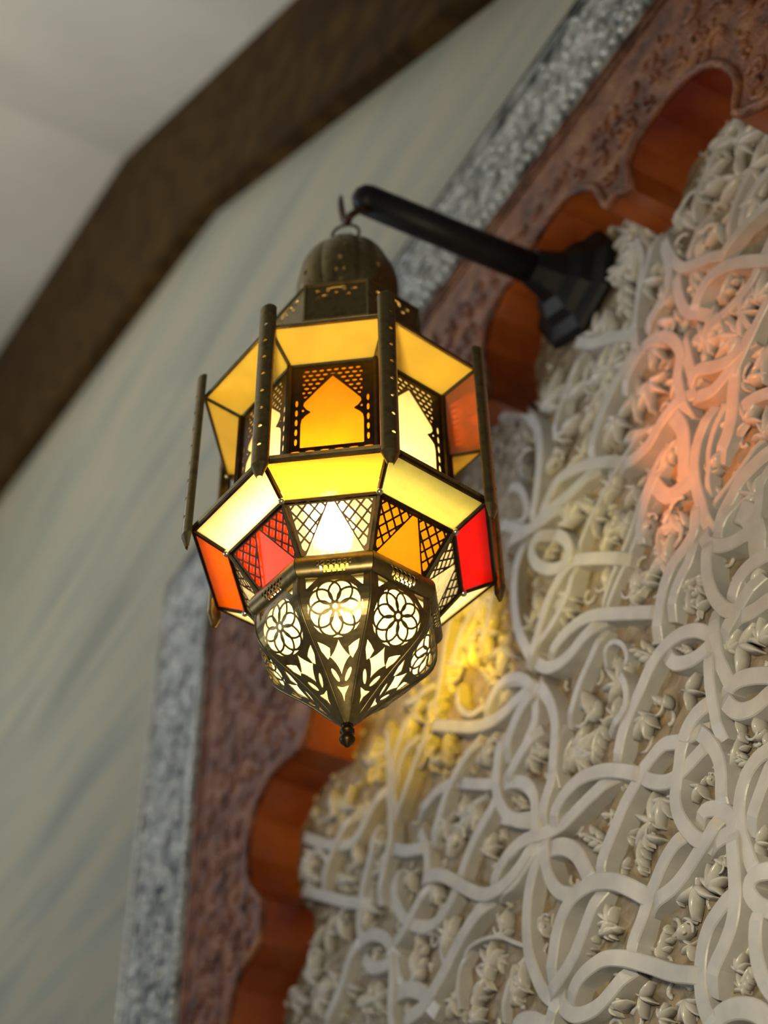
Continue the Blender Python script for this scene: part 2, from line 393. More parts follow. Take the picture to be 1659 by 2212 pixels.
def strap(mb, pts, w, lvl, ytop=.783, ybot=.803, step=.0045):
    if pts[0] != pts[-1]:       # run on a little under whatever crosses the end
        a, b = Vector(pts[0]), Vector(pts[1]); a = a+(a-b).normalized()*.011
        p, q = Vector(pts[-1]), Vector(pts[-2]); p = p+(p-q).normalized()*.011
        pts = [tuple(a)]+list(pts)+[tuple(p)]
    c = arc_spline(pts, step); n = len(c)
    if n < 2: return
    L = [0]
    for i in range(1, n): L.append(L[-1]+(c[i]-c[i-1]).length)
    vs = []; fs = []; tot = L[-1]
    for i, p in enumerate(c):
        d = c[min(i+1, n-1)]-c[max(i-1, 0)]
        if d.length < 1e-7: d = Vector((1, 0))
        d.normalize(); nn = Vector((-d.y, d.x))
        e = min(L[i], tot-L[i])
        y = ytop+lvl+max(0, 1-e/.017)**1.2*.0062
        h = w/2
        for s, yy in ((-1.12, ybot), (-1, y+.0012), (-.86, y), (.86, y), (1, y+.0012), (1.12, ybot)):
            q = p+nn*h*s; vs.append((q.x, yy, q.y))
    for i in range(n-1):
        for j in range(5): fs.append((i*6+j, i*6+j+1, (i+1)*6+j+1, (i+1)*6+j))
    fs.append(tuple(range(6))); fs.append(tuple((n-1)*6+j for j in range(6)))
    mb.add(vs, fs)
S = [(1,[(-8030,23477),(-8265,23520),(-8472,23611),(-8641,23593),(-8821,23530),(-8986,23439),(-9151,23348),(-9298,23229),(-9446,23110),(-9569,22994),(-9629,22879)]),
(1,[(-10224,23745),(-10152,23848),(-9959,23937),(-9690,23945),(-9372,23841),(-9103,23685),(-8872,23517)]),
(1,[(-11111,23819),(-10843,23842),(-10593,23791),(-10354,23709),(-10115,23669),(-9869,23693),(-9602,23719),(-9318,23732)]),
(1,[(-8833,23478),(-8739,23374),(-8538,23243),(-8364,23216),(-8157,23241),(-7951,23281)]),
(1,[(-8030,23477),(-7921,23311),(-7847,23107),(-7855,22922),(-7920,22682)]),
(1,[(-8180,23501),(-8265,23387),(-8330,23261),(-8378,23159),(-8432,23029),(-8437,22874),(-8381,22704),(-8292,22550),(-8209,22461)]),
(1,[(-8235,22687),(-8147,22738),(-8004,22683),(-7881,22563),(-7850,22456),(-7906,22398),(-8017,22405),(-8130,22405)]),
(1,[(-7996,22557),(-8144,22472),(-8311,22395),(-8479,22318),(-8665,22263),(-8864,22256),(-8932,22252)]),
(1,[(-8460,22654),(-8600,22620),(-8751,22545),(-8889,22433),(-9015,22329),(-9149,22184),(-9291,22058),(-9362,21944)]),
(1.1,[(-10511,22282),(-10448,22425),(-10367,22593),(-10238,22741),(-10080,22827),(-9873,22847),(-9656,22805),(-9413,22684),(-9212,22523),(-9022,22347)]),
(1,[(-10477,23633),(-10642,23473),(-10765,23310),(-10845,23094),(-10885,22879),(-10879,22648),(-10807,22409),(-10708,22196),(-10588,22054)]),
(1,[(-9720,22669),(-9853,22560),(-10005,22413),(-10180,22276),(-10401,22173),(-10576,22125)]),
(1,[(-10434,23645),(-10447,23392),(-10388,23175),(-10259,22995),(-10071,22879)]),
(1.2,[(-10308,23492),(-10107,23405),(-9937,23257),(-9840,23083),(-9765,22883)]),
(1,[(-11091,24652),(-10913,24609),(-10721,24480),(-10572,24301),(-10518,24123),(-10521,23978),(-10550,23795)]),
(1,[(-11109,24279),(-10971,24186),(-10808,24088),(-10591,23988)]),
(1,[(-10039,24670),(-10140,24408),(-10215,24210),(-10354,24050),(-10435,23895)]),
(1,[(-10253,21945),(-10099,22044),(-9898,22076),(-9686,22058),(-9409,21936),(-9115,21750),(-8838,21560),(-8563,21421)]),
(1,[(-10464,22033),(-10421,21911),(-10270,21783),(-10085,21730),(-9895,21724),(-9698,21772),(-9501,21831)]),
(1,[(-10523,21982),(-10604,21881),(-10680,21733)]),
(1,[(-8000,21880),(-8174,21825),(-8335,21748),(-8453,21610),(-8528,21440),(-8559,21267),(-8546,21105),(-8499,20984)]),
(1,[(-7857,22321),(-7889,22135),(-7920,21953),(-7972,21770),(-8050,21630),(-8183,21502),(-8330,21394),(-8406,21295)]),
(1,[(-7213,22837),(-7428,22843),(-7590,22769),(-7695,22647),(-7756,22502),(-7780,22309),(-7754,22123),(-7725,21953)]),
(0.9,[(-7252,22709),(-7412,22562),(-7520,22460),(-7631,22346)]),
(1,[(-7444,21819),(-7545,21862),(-7682,21904),(-7775,21881),(-7808,21801),(-7750,21671),(-7634,21562),(-7506,21494)]),
(1,[(-7756,21586),(-7820,21430),(-7847,21273),(-7838,21116),(-7781,20942)]),
(1.2,[(-8600,20973),(-8390,21029),(-8205,21005),(-8041,20925),(-7926,20817),(-7856,20692)]),
(1,[(-10421,24903),(-10609,24840),(-10834,24738),(-10967,24659)]),
(1,[(-10573,23648),(-10799,23553),(-11010,23483),(-11243,23492)]),
(1,[(-11192,21994),(-11077,22040),(-10873,21981),(-10685,21854)]),
(1,[(-7647,24302),(-7798,24462),(-7981,24564),(-8163,24599),(-8362,24577),(-8555,24485),(-8706,24364),(-8883,24240),(-9039,24102),(-9152,23922),(-9199,23879)]),
(1,[(-8224,24446),(-8139,24307),(-7976,24215),(-7803,24178),(-7620,24194)]),
(1,[(-7555,24436),(-7593,24211),(-7604,24007),(-7566,23826),(-7539,23689)]),
(0.9,[(-7689,24100),(-7739,23872),(-7757,23680),(-7759,23513),(-7773,23342)]),
(1.1,[(-6971,23381),(-7068,23462),(-7219,23562),(-7402,23649),(-7547,23661),(-7647,23609)]),
(1.1,[(-7636,23568),(-7536,23397),(-7414,23313),(-7261,23280),(-7074,23303)]),
(1,[(-7488,24190),(-7333,24276),(-7183,24347),(-7009,24433)]),
(1,[(-7415,25219),(-7480,25017),(-7502,24804),(-7468,24592),(-7385,24404),(-7317,24336)]),
(1,[(-7324,24468),(-7174,24613),(-6970,24642),(-6693,24573)]),
(1,[(-7243,24212),(-7068,24156),(-6824,24136)]),
(1,[(-7454,25409),(-7439,25258),(-7286,25097),(-7108,25005),(-6940,24975)]),
(1,[(-7256,25249),(-7169,25317),(-7073,25377)]),
(1.6,[(-6999,25316),(-6899,25194),(-6851,25018),(-6842,24859),(-6891,24766)]),
(1,[(-7467,25745),(-7552,25508),(-7694,25420),(-7903,25363),(-8052,25258),(-8163,25104),(-8252,24936),(-8319,24811)]),
(0.9,[(-7578,25408),(-7716,25238),(-7859,25151),(-7981,25048),(-8076,24905)]),
(1,[(-8262,25001),(-8567,25212),(-8841,25399),(-9128,25586),(-9360,25689),(-9611,25721),(-9819,25699),(-9963,25630)]),
(0.4,[(-8164,26305),(-8357,26158),(-8620,25938),(-8840,25790),(-9042,25606)]),
(0.4,[(-8973,26954),(-9117,26818),(-9293,26662)]),
(1,[(-8635,25992),(-8992,26271),(-9322,26505),(-9431,26555)]),
(1,[(-9716,27197),(-9483,26939),(-9413,26688),(-9543,26597),(-9795,26722),(-10012,26969),(-10079,27211),(-9957,27318),(-9716,27197)]),
(1,[(-10253,27468),(-10406,27322),(-10505,27087),(-10547,26790),(-10532,26437),(-10448,26135),(-10323,25832)]),
(0.9,[(-10365,25861),(-10186,26018),(-10029,26234),(-9851,26391),(-9619,26508),(-9403,26545)]),
(0.6,[(-10199,25940),(-9946,26000),(-9720,26098),(-9548,26233),(-9428,26408)]),
(1,[(-10232,25728),(-10053,25535),(-9834,25440),(-9607,25428),(-9401,25471),(-9150,25478)]),
(0.6,[(-9178,25335),(-9372,25188),(-9597,25021),(-9826,24758)]),
(0.6,[(-8933,24718),(-8871,24527),(-8895,24357),(-9004,24262),(-9164,24233)]),
(0.4,[(-9164,25067),(-9104,25164),(-8973,25152),(-8846,25005),(-8829,24839),(-8919,24785)]),
(1.1,[(-7810,23646),(-7990,23634),(-8127,23576),(-8232,23473),(-8321,23295)]),
(1,[(-8014,23456),(-7945,23300),(-8088,23255),(-8266,23247)]),
(1,[(-10246,25446),(-10109,25194),(-10037,24929),(-10044,24720),(-10111,24493),(-10183,24236)]),
(1,[(-11124,25891),(-10961,25893),(-10745,25826),(-10544,25694),(-10383,25536),(-10261,25353)]),
(1,[(-10343,25406),(-10565,25343),(-10735,25225),(-10842,25128),(-10924,24977)]),
(0.9,[(-10348,25368),(-10389,25110),(-10564,24939),(-10737,24787),(-10902,24688)]),
(1,[(-10639,28105),(-10428,27882),(-10135,27595),(-9858,27492),(-9520,27432)]),
(1,[(-12423,26272),(-11975,25977),(-11577,25722),(-11240,25566),(-10930,25510),(-10670,25516),(-10421,25492)]),
(0.9,[(-11250,25711),(-11101,25828),(-10907,25879),(-10680,25817),(-10450,25631),(-10330,25433)]),
(0.4,[(-11512,25559),(-11719,25424),(-11953,25304),(-12158,25216),(-12342,25063)]),
(0.5,[(-12534,26407),(-12674,26156),(-12808,25979),(-12972,25801)]),
(0.7,[(-13016,26707),(-13187,26504),(-13324,26320),(-13370,25974),(-13325,25551)]),
(0.9,[(-11833,25116),(-11529,24925),(-11162,24717)]),
(0.9,[(-12124,25282),(-12435,25337),(-12792,25276)]),
(0.5,[(-13562,26948),(-13507,26621),(-13489,26228),(-13567,25865)]),
(0.5,[(-11874,26437),(-11841,26175),(-11638,25937),(-11367,25874)]),
(0.5,[(-11991,28571),(-11883,27640),(-12041,27245),(-12203,26766),(-12347,26477)]),
(0.6,[(-11220,27662),(-11370,27368),(-11687,27158),(-11893,26869)]),
(0.5,[(-10951,27259),(-11131,26940),(-11327,26713)]),
(0.6,[(-13066,26993),(-12752,26871),(-12502,26865)]),
(1,[(-10608,23952),(-10847,24100),(-11055,24325),(-11155,24611),(-11120,24885),(-11003,25178)]),
(0.9,[(-10655,24809),(-10938,24740),(-11169,24619),(-11371,24499),(-11638,24374),(-11881,24195),(-12061,24004),(-12270,23845),(-12573,23766),(-12973,23858)]),
(1,[(-10868,24583),(-10650,24440),(-10524,24218),(-10524,24034),(-10568,23751)]),
(1,[(-10469,23752),(-10798,23837),(-11062,23830),(-11282,23743),(-11400,23640)]),
(1,[(-10651,23671),(-10895,23566),(-11192,23520),(-11513,23579),(-11799,23764),(-12092,24019),(-12369,24233),(-12733,24375)]),
(0.8,[(-11615,25484),(-11965,25356),(-12220,25190),(-12412,24967),(-12545,24815)]),
(0.8,[(-13464,26762),(-13442,26305),(-13455,25973),(-13430,25627),(-13442,25311),(-13566,25059),(-13686,24850),(-13767,24664)]),
(1,[(-13393,24704),(-13404,24448),(-13271,24188),(-13037,23954),(-12772,23803)]),
(0.8,[(-12710,24209),(-12960,24080),(-13213,23931),(-13428,23877)]),
(0.7,[(-13387,23992),(-13435,23710),(-13378,23426)]),
(0.8,[(-13498,23927),(-13495,23550),(-13544,23205),(-13520,22929)]),
(1.1,[(-11583,23498),(-11899,23416),(-12195,23268),(-12429,23126),(-12697,22996),(-12931,22920),(-13264,22932)]),
(0.8,[(-14546,26078),(-14799,25939),(-15011,25777),(-15200,25558)]),
(1,[(-15841,26559),(-15327,26193),(-14885,25927),(-14463,25751),(-14175,25833),(-13930,25969),(-13688,26037)]),
(1,[(-15802,25719),(-15044,25262),(-14585,24976),(-14150,24746)]),
(0.8,[(-13860,25554),(-13984,25273),(-14145,25036),(-14227,24763),(-14269,24476),(-14156,24284)]),
(1,[(-14233,24259),(-13929,24230),(-13602,24032),(-13467,23799)]),
(1,[(-14197,24065),(-14012,23868),(-13720,23760),(-13469,23744)]),
(1,[(-14271,24296),(-14466,24204),(-14622,24035),(-14817,23844),(-15092,23646)]),
(1.2,[(-13418,23298),(-13146,23238),(-12856,23063),(-12738,22875)]),
(1,[(-13376,25086),(-13055,24889),(-12741,24766)]),
(0.9,[(-12829,25047),(-12706,24758),(-12686,24548),(-12734,24356)]),
(0.3,[(-12058,23069),(-11954,23178),(-11683,23159),(-11370,23051),(-11108,22865)]),
(0.4,[(-12453,23224),(-12497,23476),(-12353,23645)]),
(0.4,[(-12211,22760),(-12127,22996),(-12023,23105)]),
(0.4,[(-11463,22321),(-11325,22519),(-11138,22649)]),
(0.7,[(-12610,26151),(-12886,25913),(-13163,25632),(-13359,25480)]),
(0.6,[(-12899,26325),(-13133,26238),(-13300,25974)]),
(0.5,[(-15142,25844),(-15414,26122),(-15684,26121)]),
(0.5,[(-12139,24580),(-11856,24764),(-11624,24795)]),
(1,[(-10524,27719),(-10115,27576),(-9770,27558),(-9443,27495),(-9121,27455),(-8897,27444)]),
(1,[(-8518,27304),(-8844,27554),(-9135,27731),(-9449,27844),(-9630,27785),(-9865,27610)]),
(1,[(-10393,29830),(-10074,29605),(-9825,29248),(-9703,28853),(-9704,28510),(-9789,28194),(-9886,27921),(-10008,27701)]),
(0.8,[(-10448,28552),(-10247,28393),(-10142,28110),(-10139,27889),(-10288,27850),(-10519,28026)]),
(1,[(-8795,29581),(-8512,29256),(-8222,29044),(-7896,28761)]),
(0.9,[(-7803,28896),(-7840,28587),(-7856,28377)]),
(0.9,[(-7841,28446),(-8115,28330),(-8361,28211),(-8628,27998),(-8832,27701)]),
(0.6,[(-8813,29294),(-9054,29117),(-9266,28910),(-9451,28649)]),
(1,[(-7730,28388),(-7459,28260),(-7279,28031),(-7213,27720),(-7321,27512),(-7343,27199),(-7338,26943)]),
(1,[(-7137,27910),(-7140,27619),(-7137,27303)]),
(1.3,[(-7500,27071),(-7416,26795),(-7442,26528),(-7526,26249)]),
(1.2,[(-6581,26899),(-6691,26641),(-6779,26415),(-6906,26229),(-7033,26136)]),
(1,[(-6381,27019),(-6609,27028),(-6816,27136),(-7039,27309),(-7169,27284)]),
(1,[(-7166,27028),(-6958,26901),(-6776,26895),(-6580,26948),(-6406,27020),(-6248,27132)]),
(1,[(-7276,27134),(-7491,27164),(-7702,27110),(-7926,27014),(-8157,27022),(-8350,27092)]),
(1.2,[(-7997,26707),(-7968,26466),(-7834,26211),(-7630,26154),(-7432,26098)]),
(1,[(-7051,26648),(-7260,26458),(-7376,26211),(-7407,25940),(-7395,25640),(-7391,25462)]),
(1.1,[(-6431,25595),(-6664,25606),(-6863,25583),(-7035,25491),(-7183,25399),(-7270,25258)]),
(0.5,[(-6783,26586),(-6998,26455),(-7157,26248),(-7207,26062),(-7292,25886)]),
(0.4,[(-6593,25852),(-6808,25777),(-7021,25720),(-7313,25660)]),
(0.7,[(-6435,25426),(-6625,25335),(-6736,25114),(-6812,24971)]),
(0.4,[(-7770,26824),(-8176,26549),(-8511,26211),(-8862,25933),(-9087,25695)]),
(0.4,[(-8033,27314),(-8487,27162),(-8691,27062),(-8901,26940),(-9113,26817),(-9298,26671)]),
(0.9,[(-6205,26192),(-6452,26338),(-6658,26395)]),
(0.9,[(-7736,28366),(-7972,28271),(-8124,28144)]),
(0.9,[(-7907,26605),(-8080,26467),(-8197,26329),(-8331,26113)]),
(0.5,[(-6016,30005),(-6223,29890),(-6414,29721),(-6589,29500)]),
(0.5,[(-5341,29432),(-5600,29283),(-5828,29152),(-6038,28994),(-6239,28766)]),
(0.5,[(-6514,29222),(-6663,29099),(-6828,28965)]),
(0.7,[(-5537,28422),(-5808,28473),(-6041,28497),(-6349,28463)]),
(0.9,[(-7062,29545),(-7007,29143),(-6903,28844),(-6712,28683),(-6445,28517)]),
(0.9,[(-7121,29554),(-7118,29182),(-7180,28924),(-7337,28776),(-7607,28663)]),
(0.6,[(-7478,30075),(-7444,29652),(-7565,29328),(-7696,29022),(-7808,28732)]),
(1,[(-7029,28871),(-7056,28524),(-7004,28213),(-6832,28000)]),
(1,[(-5763,27668),(-5920,27823),(-6160,28073),(-6408,28247),(-6617,28289),(-6776,28215),(-6887,28114)]),
(0.7,[(-5655,28030),(-5908,27863),(-6100,27732),(-6348,27687),(-6636,27707),(-7062,27757)]),
(0.5,[(-6265,27702),(-6342,27522),(-6299,27217)]),
(0.8,[(-5869,27315),(-6106,27188),(-6294,27059),(-6483,26929),(-6647,26798)]),
(0.6,[(-7249,29674),(-7402,29418),(-7594,29269)]),
(0.6,[(-5404,28868),(-5613,28872),(-5844,28810),(-6030,28630)])]
LV = [(-970,2429,41),(-974,2336,35),(-947,2344,20),(-896,2311,37),(-873,2310,28),(-912,2281,24),(-892,2289,25),(-851,2211,36),(-825,2216,28),(-897,2191,22),(-869,2192,23),(-824,2301,21),(-972,2249,24),(-970,2232,21),(-1068,2286,23),(-763,2217,21),(-815,2135,16),(-811,2121,17),(-970,2164,26),(-934,2156,22),(-883,2126,24),(-768,2304,20),(-972,2294,13),(-1117,2247,30),(-913,2133,18),(-1000,2231,20),(-806,2304,12),(-872,2220,12),(-1053,2471,28),(-1085,2436,21),(-812,2225,17),(-911,2373,15),(-907,2477,38),(-860,2480,38),(-953,2474,44),(-921,2445,25),(-974,2434,43),(-951,2426,29),(-849,2413,26),(-808,2397,25),(-879,2406,28),(-814,2569,45),(-786,2589,45),(-731,2395,37),(-745,2409,25),(-784,2491,22),(-833,2476,18),(-859,2544,24),(-879,2649,29),(-766,2308,23),(-738,2313,24),(-755,2333,21),(-972,2620,39),(-1048,2481,32),(-896,2596,31),(-835,2555,24),(-710,2397,28),(-807,2447,17),(-701,2449,24),(-895,2682,29),(-858,2645,26),(-855,2561,21),(-732,2295,18),(-776,2477,19),(-769,2495,16),(-982,2703,25),(-1503,2664,48),(-1468,2647,47),(-1578,2614,43),(-1568,2581,42),(-1215,2460,43),(-1237,2484,38),(-1149,2414,26),(-1298,2356,39),(-1308,2347,39),(-1177,2282,36),(-1167,2294,32),(-1124,2249,30),(-1132,2316,29),(-1551,2478,43),(-1559,2452,42),(-1600,2427,46),(-1439,2554,35),(-1416,2464,44),(-1175,2466,33),(-1136,2528,34),(-1243,2577,37),(-1386,2345,31),(-1244,2359,33),(-1415,2346,40),(-1512,2414,40),(-1396,2677,51),(-1193,2484,26),(-1179,2266,31),(-1099,2425,19),(-1384,2511,29),(-1260,2413,22),(-1472,2529,39),(-1480,2477,42),(-1509,2480,34),(-1532,2404,40),(-1456,2382,29),(-1395,2399,23),(-1316,2460,27),(-1414,2603,31),(-1447,2614,36),(-1383,2545,30),(-1239,2274,26),(-1196,2247,23),(-1300,2313,17),(-1151,2682,46),(-1095,2633,44),(-1243,2653,36),(-1222,2584,34),(-1133,2528,35),(-1050,2480,32),(-1123,2723,47),(-1146,2705,43),(-1014,2649,40),(-1036,2642,36),(-975,2611,38),(-996,2441,28),(-1186,2686,47),(-1112,2678,38),(-1160,2764,44),(-1204,2678,40),(-1270,2610,40),(-1285,2668,48),(-1097,2580,24),(-1373,2658,45),(-1093,2492,20),(-1035,2598,22),(-980,2582,23),(-1123,2629,34),(-955,2826,38),(-906,2798,35),(-942,2729,40),(-876,2648,37),(-822,2616,29),(-805,2782,50),(-782,2777,43),(-777,2673,34),(-788,2586,48),(-812,2565,37),(-657,2738,48),(-687,2766,45),(-644,2659,37),(-658,2626,36),(-685,2542,33),(-811,2728,42),(-862,2874,53),(-830,2852,42),(-848,2781,40),(-782,2502,26),(-855,2558,37),(-836,2553,28),(-643,2595,35),(-874,2844,52),(-924,2850,48),(-904,2901,50),(-948,2932,57),(-1015,2911,52),(-1017,2867,45),(-836,2670,33),(-869,2713,36),(-911,2721,33),(-745,2529,17),(-849,2890,48),(-622,2668,41),(-692,2650,28),(-714,2607,28),(-742,2748,31),(-767,2995,56),(-792,2988,51),(-631,2959,47),(-599,2940,46),(-624,2985,43),(-686,2857,38),(-826,2936,49),(-846,2954,43),(-683,2773,48),(-663,2747,48),(-731,2843,40),(-629,2745,36),(-766,3046,52),(-743,3002,50),(-675,2960,55),(-567,3003,47),(-566,2968,46),(-598,2993,47),(-662,2896,50),(-640,2891,40),(-750,2929,45),(-794,2947,54),(-699,2922,42),(-584,2866,43),(-606,2754,36),(-640,2802,31),(-727,2882,39),(-559,2915,44),(-753,2824,44),(-815,2880,52)]
mb = MB()
for i, (wd, pts) in enumerate(S):
    pts = [(a/1e4, b/1e4) for a, b in pts]
    lv = (0, -.0022, .0016, -.0010)[i % 4] + (.003 if wd < .55 else 0) + i*1.3e-5
    strap(mb, pts, .0152*wd, lv)
for i, (wd, pts) in enumerate(S):             # the same interlace carried on towards the hidden right side and down
    pts = [(a/1e4, b/1e4) for a, b in pts]
    q = [(-1.04-x+.02, z) for x, z in pts]
    if max(-1.62-.0*z for x, z in q) and min(x for x, z in q) > -.52 and max(x for x, z in q) < -.30: strap(mb, q, .0152*wd, 0)
    q = [(x+.30, z-.42) for x, z in pts]
    if max(z for x, z in q) < 2.08 and max(x for x, z in q) < -.3: strap(mb, q, .0152*wd, 0)
pbuild(mb, 'strapwork', M['strap'])
def leaf(mb, x, z, size, ang, kind, y=.794):
    """a carved lobed leaf: plump tongues fanned from a stem, with a curled tip"""
    R = size*.5; ca, sa = math.cos(ang), math.sin(ang)
    def put(px, pz, py): return (x+px*ca-pz*sa, y-py, z+px*sa+pz*ca)
    def tongue(bx, bz, a, ln, wd, h, curl=0.):
        n, m = 7, 5; vs = []; fs = []
        for i in range(n+1):
            t = i/n; aa = a+curl*t*t; cx = bx+ln*t*math.cos(a+curl*t*t*.6); cz = bz+ln*t*math.sin(a+curl*t*t*.6)
            ww = wd*.82*(math.sin(PI*min(1, .12+.88*t)**.8)+.10)*.5
            hh = h*(.45+.55*math.sin(PI*min(1, .15+.8*t)))
            for j in range(m+1):
                s = 2*j/m-1
                vs.append(put(cx-math.sin(aa)*ww*s, cz+math.cos(aa)*ww*s, hh*(1-s*s)*.9+hh*.1-(.5 if abs(s) > .99 else 0)*h))
        for i in range(n):
            for j in range(m): fs.append((i*(m+1)+j, i*(m+1)+j+1, (i+1)*(m+1)+j+1, (i+1)*(m+1)+j))
        fs.append(tuple(i*(m+1) for i in range(n+1))); fs.append(tuple(i*(m+1)+m for i in range(n, -1, -1))); fs.append(tuple(range(m+1))); fs.append(tuple(n*(m+1)+j for j in range(m, -1, -1)))
        mb.add(vs, fs)
    H = min(.011, .004+size*.2)
    if kind == 0:      # five-tongue palmette
        for k, a in enumerate((-1.15, -.55, 0, .55, 1.15)):
            tongue(-R*.5, 0, a, R*(1.5 if k == 2 else 1.25 if k in (1, 3) else .95), R*.5, H*(1 if k == 2 else .85), .25*(k-2))
    elif kind == 1:    # half leaf with a running stem
        for k in range(4): tongue(-R+R*.5*k, R*.05*k, 1.0-.12*k, R*(.8-.08*k), R*.42, H*.8, -.4)
        for k in range(2): tongue(-R*.5+R*.55*k, 0, -.8, R*.55, R*.34, H*.65, .3)
        tongue(-R, 0, .05, R*1.9, R*.26, H, .35)
    elif kind == 2:    # bud with scroll
        tongue(-R*.3, 0, .2, R*1.1, R*.75, H*1.1, .2); tongue(-R*.6, 0, -1.1, R*.8, R*.36, H*.8, .8)
        ps = [put(-R*.2+R*.55*math.cos(2.2+q*.62)*(1-.07*q), R*.3+R*.55*math.sin(2.2+q*.62)*(1-.07*q), H*.55) for q in range(8)]
        mb.tube(ps, [R*.09+.0006*0]*7+[R*.16], 6)
    else:              # trefoil
        for a in (-1.0, 0, 1.0): tongue(-R*.4, 0, a, R*1.2, R*.46, H*.9, .3*a)
        tongue(-R*.4, 0, PI-.3, R*.7, R*.18, H*.6, .4)
mb = MB(); rnd = random.Random(21)
for i, (x, z, s) in enumerate(LV):
    leaf(mb, x/1000, z/1000, s/1000*1.3, rnd.choice((-.6, .5, 1.1, 2.2, -1.9, 3.6))+rnd.uniform(-.3, .3), i % 4, .795)
pbuild(mb, 'leaf_carving', M['plaster'], True)
mb = MB(); rnd = random.Random(31)          # the fine scrollwork low in the ground
z = 1.72
while z < 3.16:
    x = -1.66+(rnd.random())*.02
    while x < -.3:
        if inside_arch(x, z) or inside_arch(x, z-.05):
            r = rnd.uniform(.007, .013); a0 = rnd.uniform(0, 2*PI); sw = rnd.uniform(2, 4.4)*rnd.choice((-1, 1)); yy = .7995
            if rnd.random() < .45: pass
            elif rnd.random() < .6:
                ps = [(x+r*(1-.09*q)*math.cos(a0+sw*q/6), yy, z+r*(1-.09*q)*math.sin(a0+sw*q/6)) for q in range(7)]
                mb.tube(ps, [.0016, .002, .0023, .0023, .002, .002, .003], 6)
            else: leaf(mb, x, z, rnd.uniform(.014, .024), a0, rnd.choice((0, 2, 3)), .8015)
        x += rnd.uniform(.024, .036)
    z += .027
pbuild(mb, 'scroll_ground', M['plaster'], True, True)

# ------------------------------------------------------------------ wall bracket
br = empty('wall_bracket', (-.868, .795, 3.05))
tag(br, 'black iron wall arm with a round boss, holding the lantern out from the carved panel', 'bracket')
mb = MB(); mb.lathe([(.0, .0), (.078, 0), (.080, -.006), (.076, -.012), (.058, -.018), (.050, -.030), (.034, -.040), (.027, -.060), (.023, -.075), (.0, -.075)], (0, 0, 0), 8, 'y')
mb.build('boss', M['black'], br)
mb = MB(); mb.tube([(0, -.05, 0), (-.001, -.15, -.006), (-.002, -.30, -.014)], [.0205, .0195, .0185], 10); mb.ball((-.002, -.30, -.014), .0185, 10, 8)
mb.build('arm', M['black'], br, True)
def hk(px_): return px_
mb = MB(); mb.tube([(-.0015, -.298, -.03), (-.0015, -.309, -.038), (-.0045, -.3205, -.055), (-.012, -.3205, -.058), (-.020, -.3205, -.045), (-.026, -.3205, -.020), (-.028, -.3205, .000), (-.028, -.3205, .012)],
   [.0045, .0045, .0045, .0045, .0045, .0042, .0035, .0022], 8)
mb.build('hook', M['steel'], br, True)

# ------------------------------------------------------------------ the lantern
AX = (-.88024, .47453)
Z0 = 2.279
ln = empty('hanging_lantern', (AX[0], AX[1], Z0))
tag(ln, 'lit octagonal brass lantern with amber, red and clear glass panes hanging from the black arm', 'lantern')
PH = math.radians(-58.9)
def W(x, y, z): return (x, y, z-Z0)          # lantern-local
def vtx(R, z, i, dr=0): a = PH+i*PI/4; return Vector(((R+dr)*math.cos(a), (R+dr)*math.sin(a), z-Z0))
def bars(name, segs, r, mat, n=6):
    mb = MB()
    for a, b in segs: mb.tube([a, b], r, n)
    return mb.build(name, mat, ln)
def ringsegs(R, z): return [(vtx(R, z, i), vtx(R, z, i+1)) for i in range(8)]
def quadpane(name, R0, z0, R1, z1, i, mat, inset=.002, th=.0012, label=None):
    """pane between ring (R0,z0) and ring (R1,z1) on side i"""
    a, b, c, d = vtx(R0, z0, i), vtx(R0, z0, i+1), vtx(R1, z1, i+1), vtx(R1, z1, i)
    cen = (a+b+c+d)/4
    q = [p+(cen-p).normalized()*inset for p in (a, b, c, d)]
    n = (b-a).cross(d-a).normalized()*th/2
    mb = MB(); mb.add([p+n for p in q]+[p-n for p in q], [(0,1,2,3),(7,6,5,4),(0,4,5,1),(1,5,6,2),(2,6,7,3),(3,7,4,0)])
    o = mb.build(name, mat, ln)
    if label: o['label'] = label
    return o
RU, ZU = .141, 2.658; RM, ZM = .104, 2.640; RW, ZW = .140, 2.484; RI, ZI = .107, 2.464; RT, ZT = .0745, 2.418; RB = .079
# frames
bars('rim_frame', ringsegs(RU, ZU)+ringsegs(RM, ZM)+[(vtx(RU, ZU, i), vtx(RM, ZM, i)) for i in range(8)], .0021, M['brass'])
bars('belt_frame', ringsegs(RW, ZW)+[(vtx(RW, ZW, i), vtx(RI, ZI, i)) for i in range(8)]+ringsegs(RI, ZI), .0023, M['dark_brass'])
bars('belt_rim', ringsegs(RW+.0005, ZW+.003), .0026, M['brass'])
bars('skirt_frame', [(vtx(RI, ZI, i), vtx(RT, ZT, i)) for i in range(8)]+ringsegs(RT, ZT), .0019, M['brass'])
for i in range(8):
    for c_, r_ in ((vtx(RI, ZI, i, .002), .0036), (vtx(RU, ZU, i, .002), .003), (vtx(RM, ZM, i, .001), .0026)):
        mb = MB(); mb.ball(c_, r_, 8, 6); mb.build('solder_bead', M['solder'], ln, True)
up = {0: 'gold', 1: 'gold', 2: 'copper', 3: 'gold', 4: 'gold', 5: 'gold', 6: 'gold', 7: 'gold'}
for i in range(8): quadpane('rim_pane', RU, ZU, RM, ZM, i, GL[up[i]], label='pane of copper tinted glass' if up[i] == 'copper' else 'pane of golden frosted glass')
lo = {0: ('yellow', 'glowing yellow glass pane'), 1: ('straw', 'straw coloured glass pane with the bulb showing through'), 2: ('red', 'red glass pane'), 3: ('pale', 'pale gold glass pane'),
      4: ('yellow', 'yellow glass pane'), 5: ('pale', 'pale gold glass pane'), 6: ('orange', 'orange glass pane'), 7: ('pale', 'glowing pale gold glass pane')}
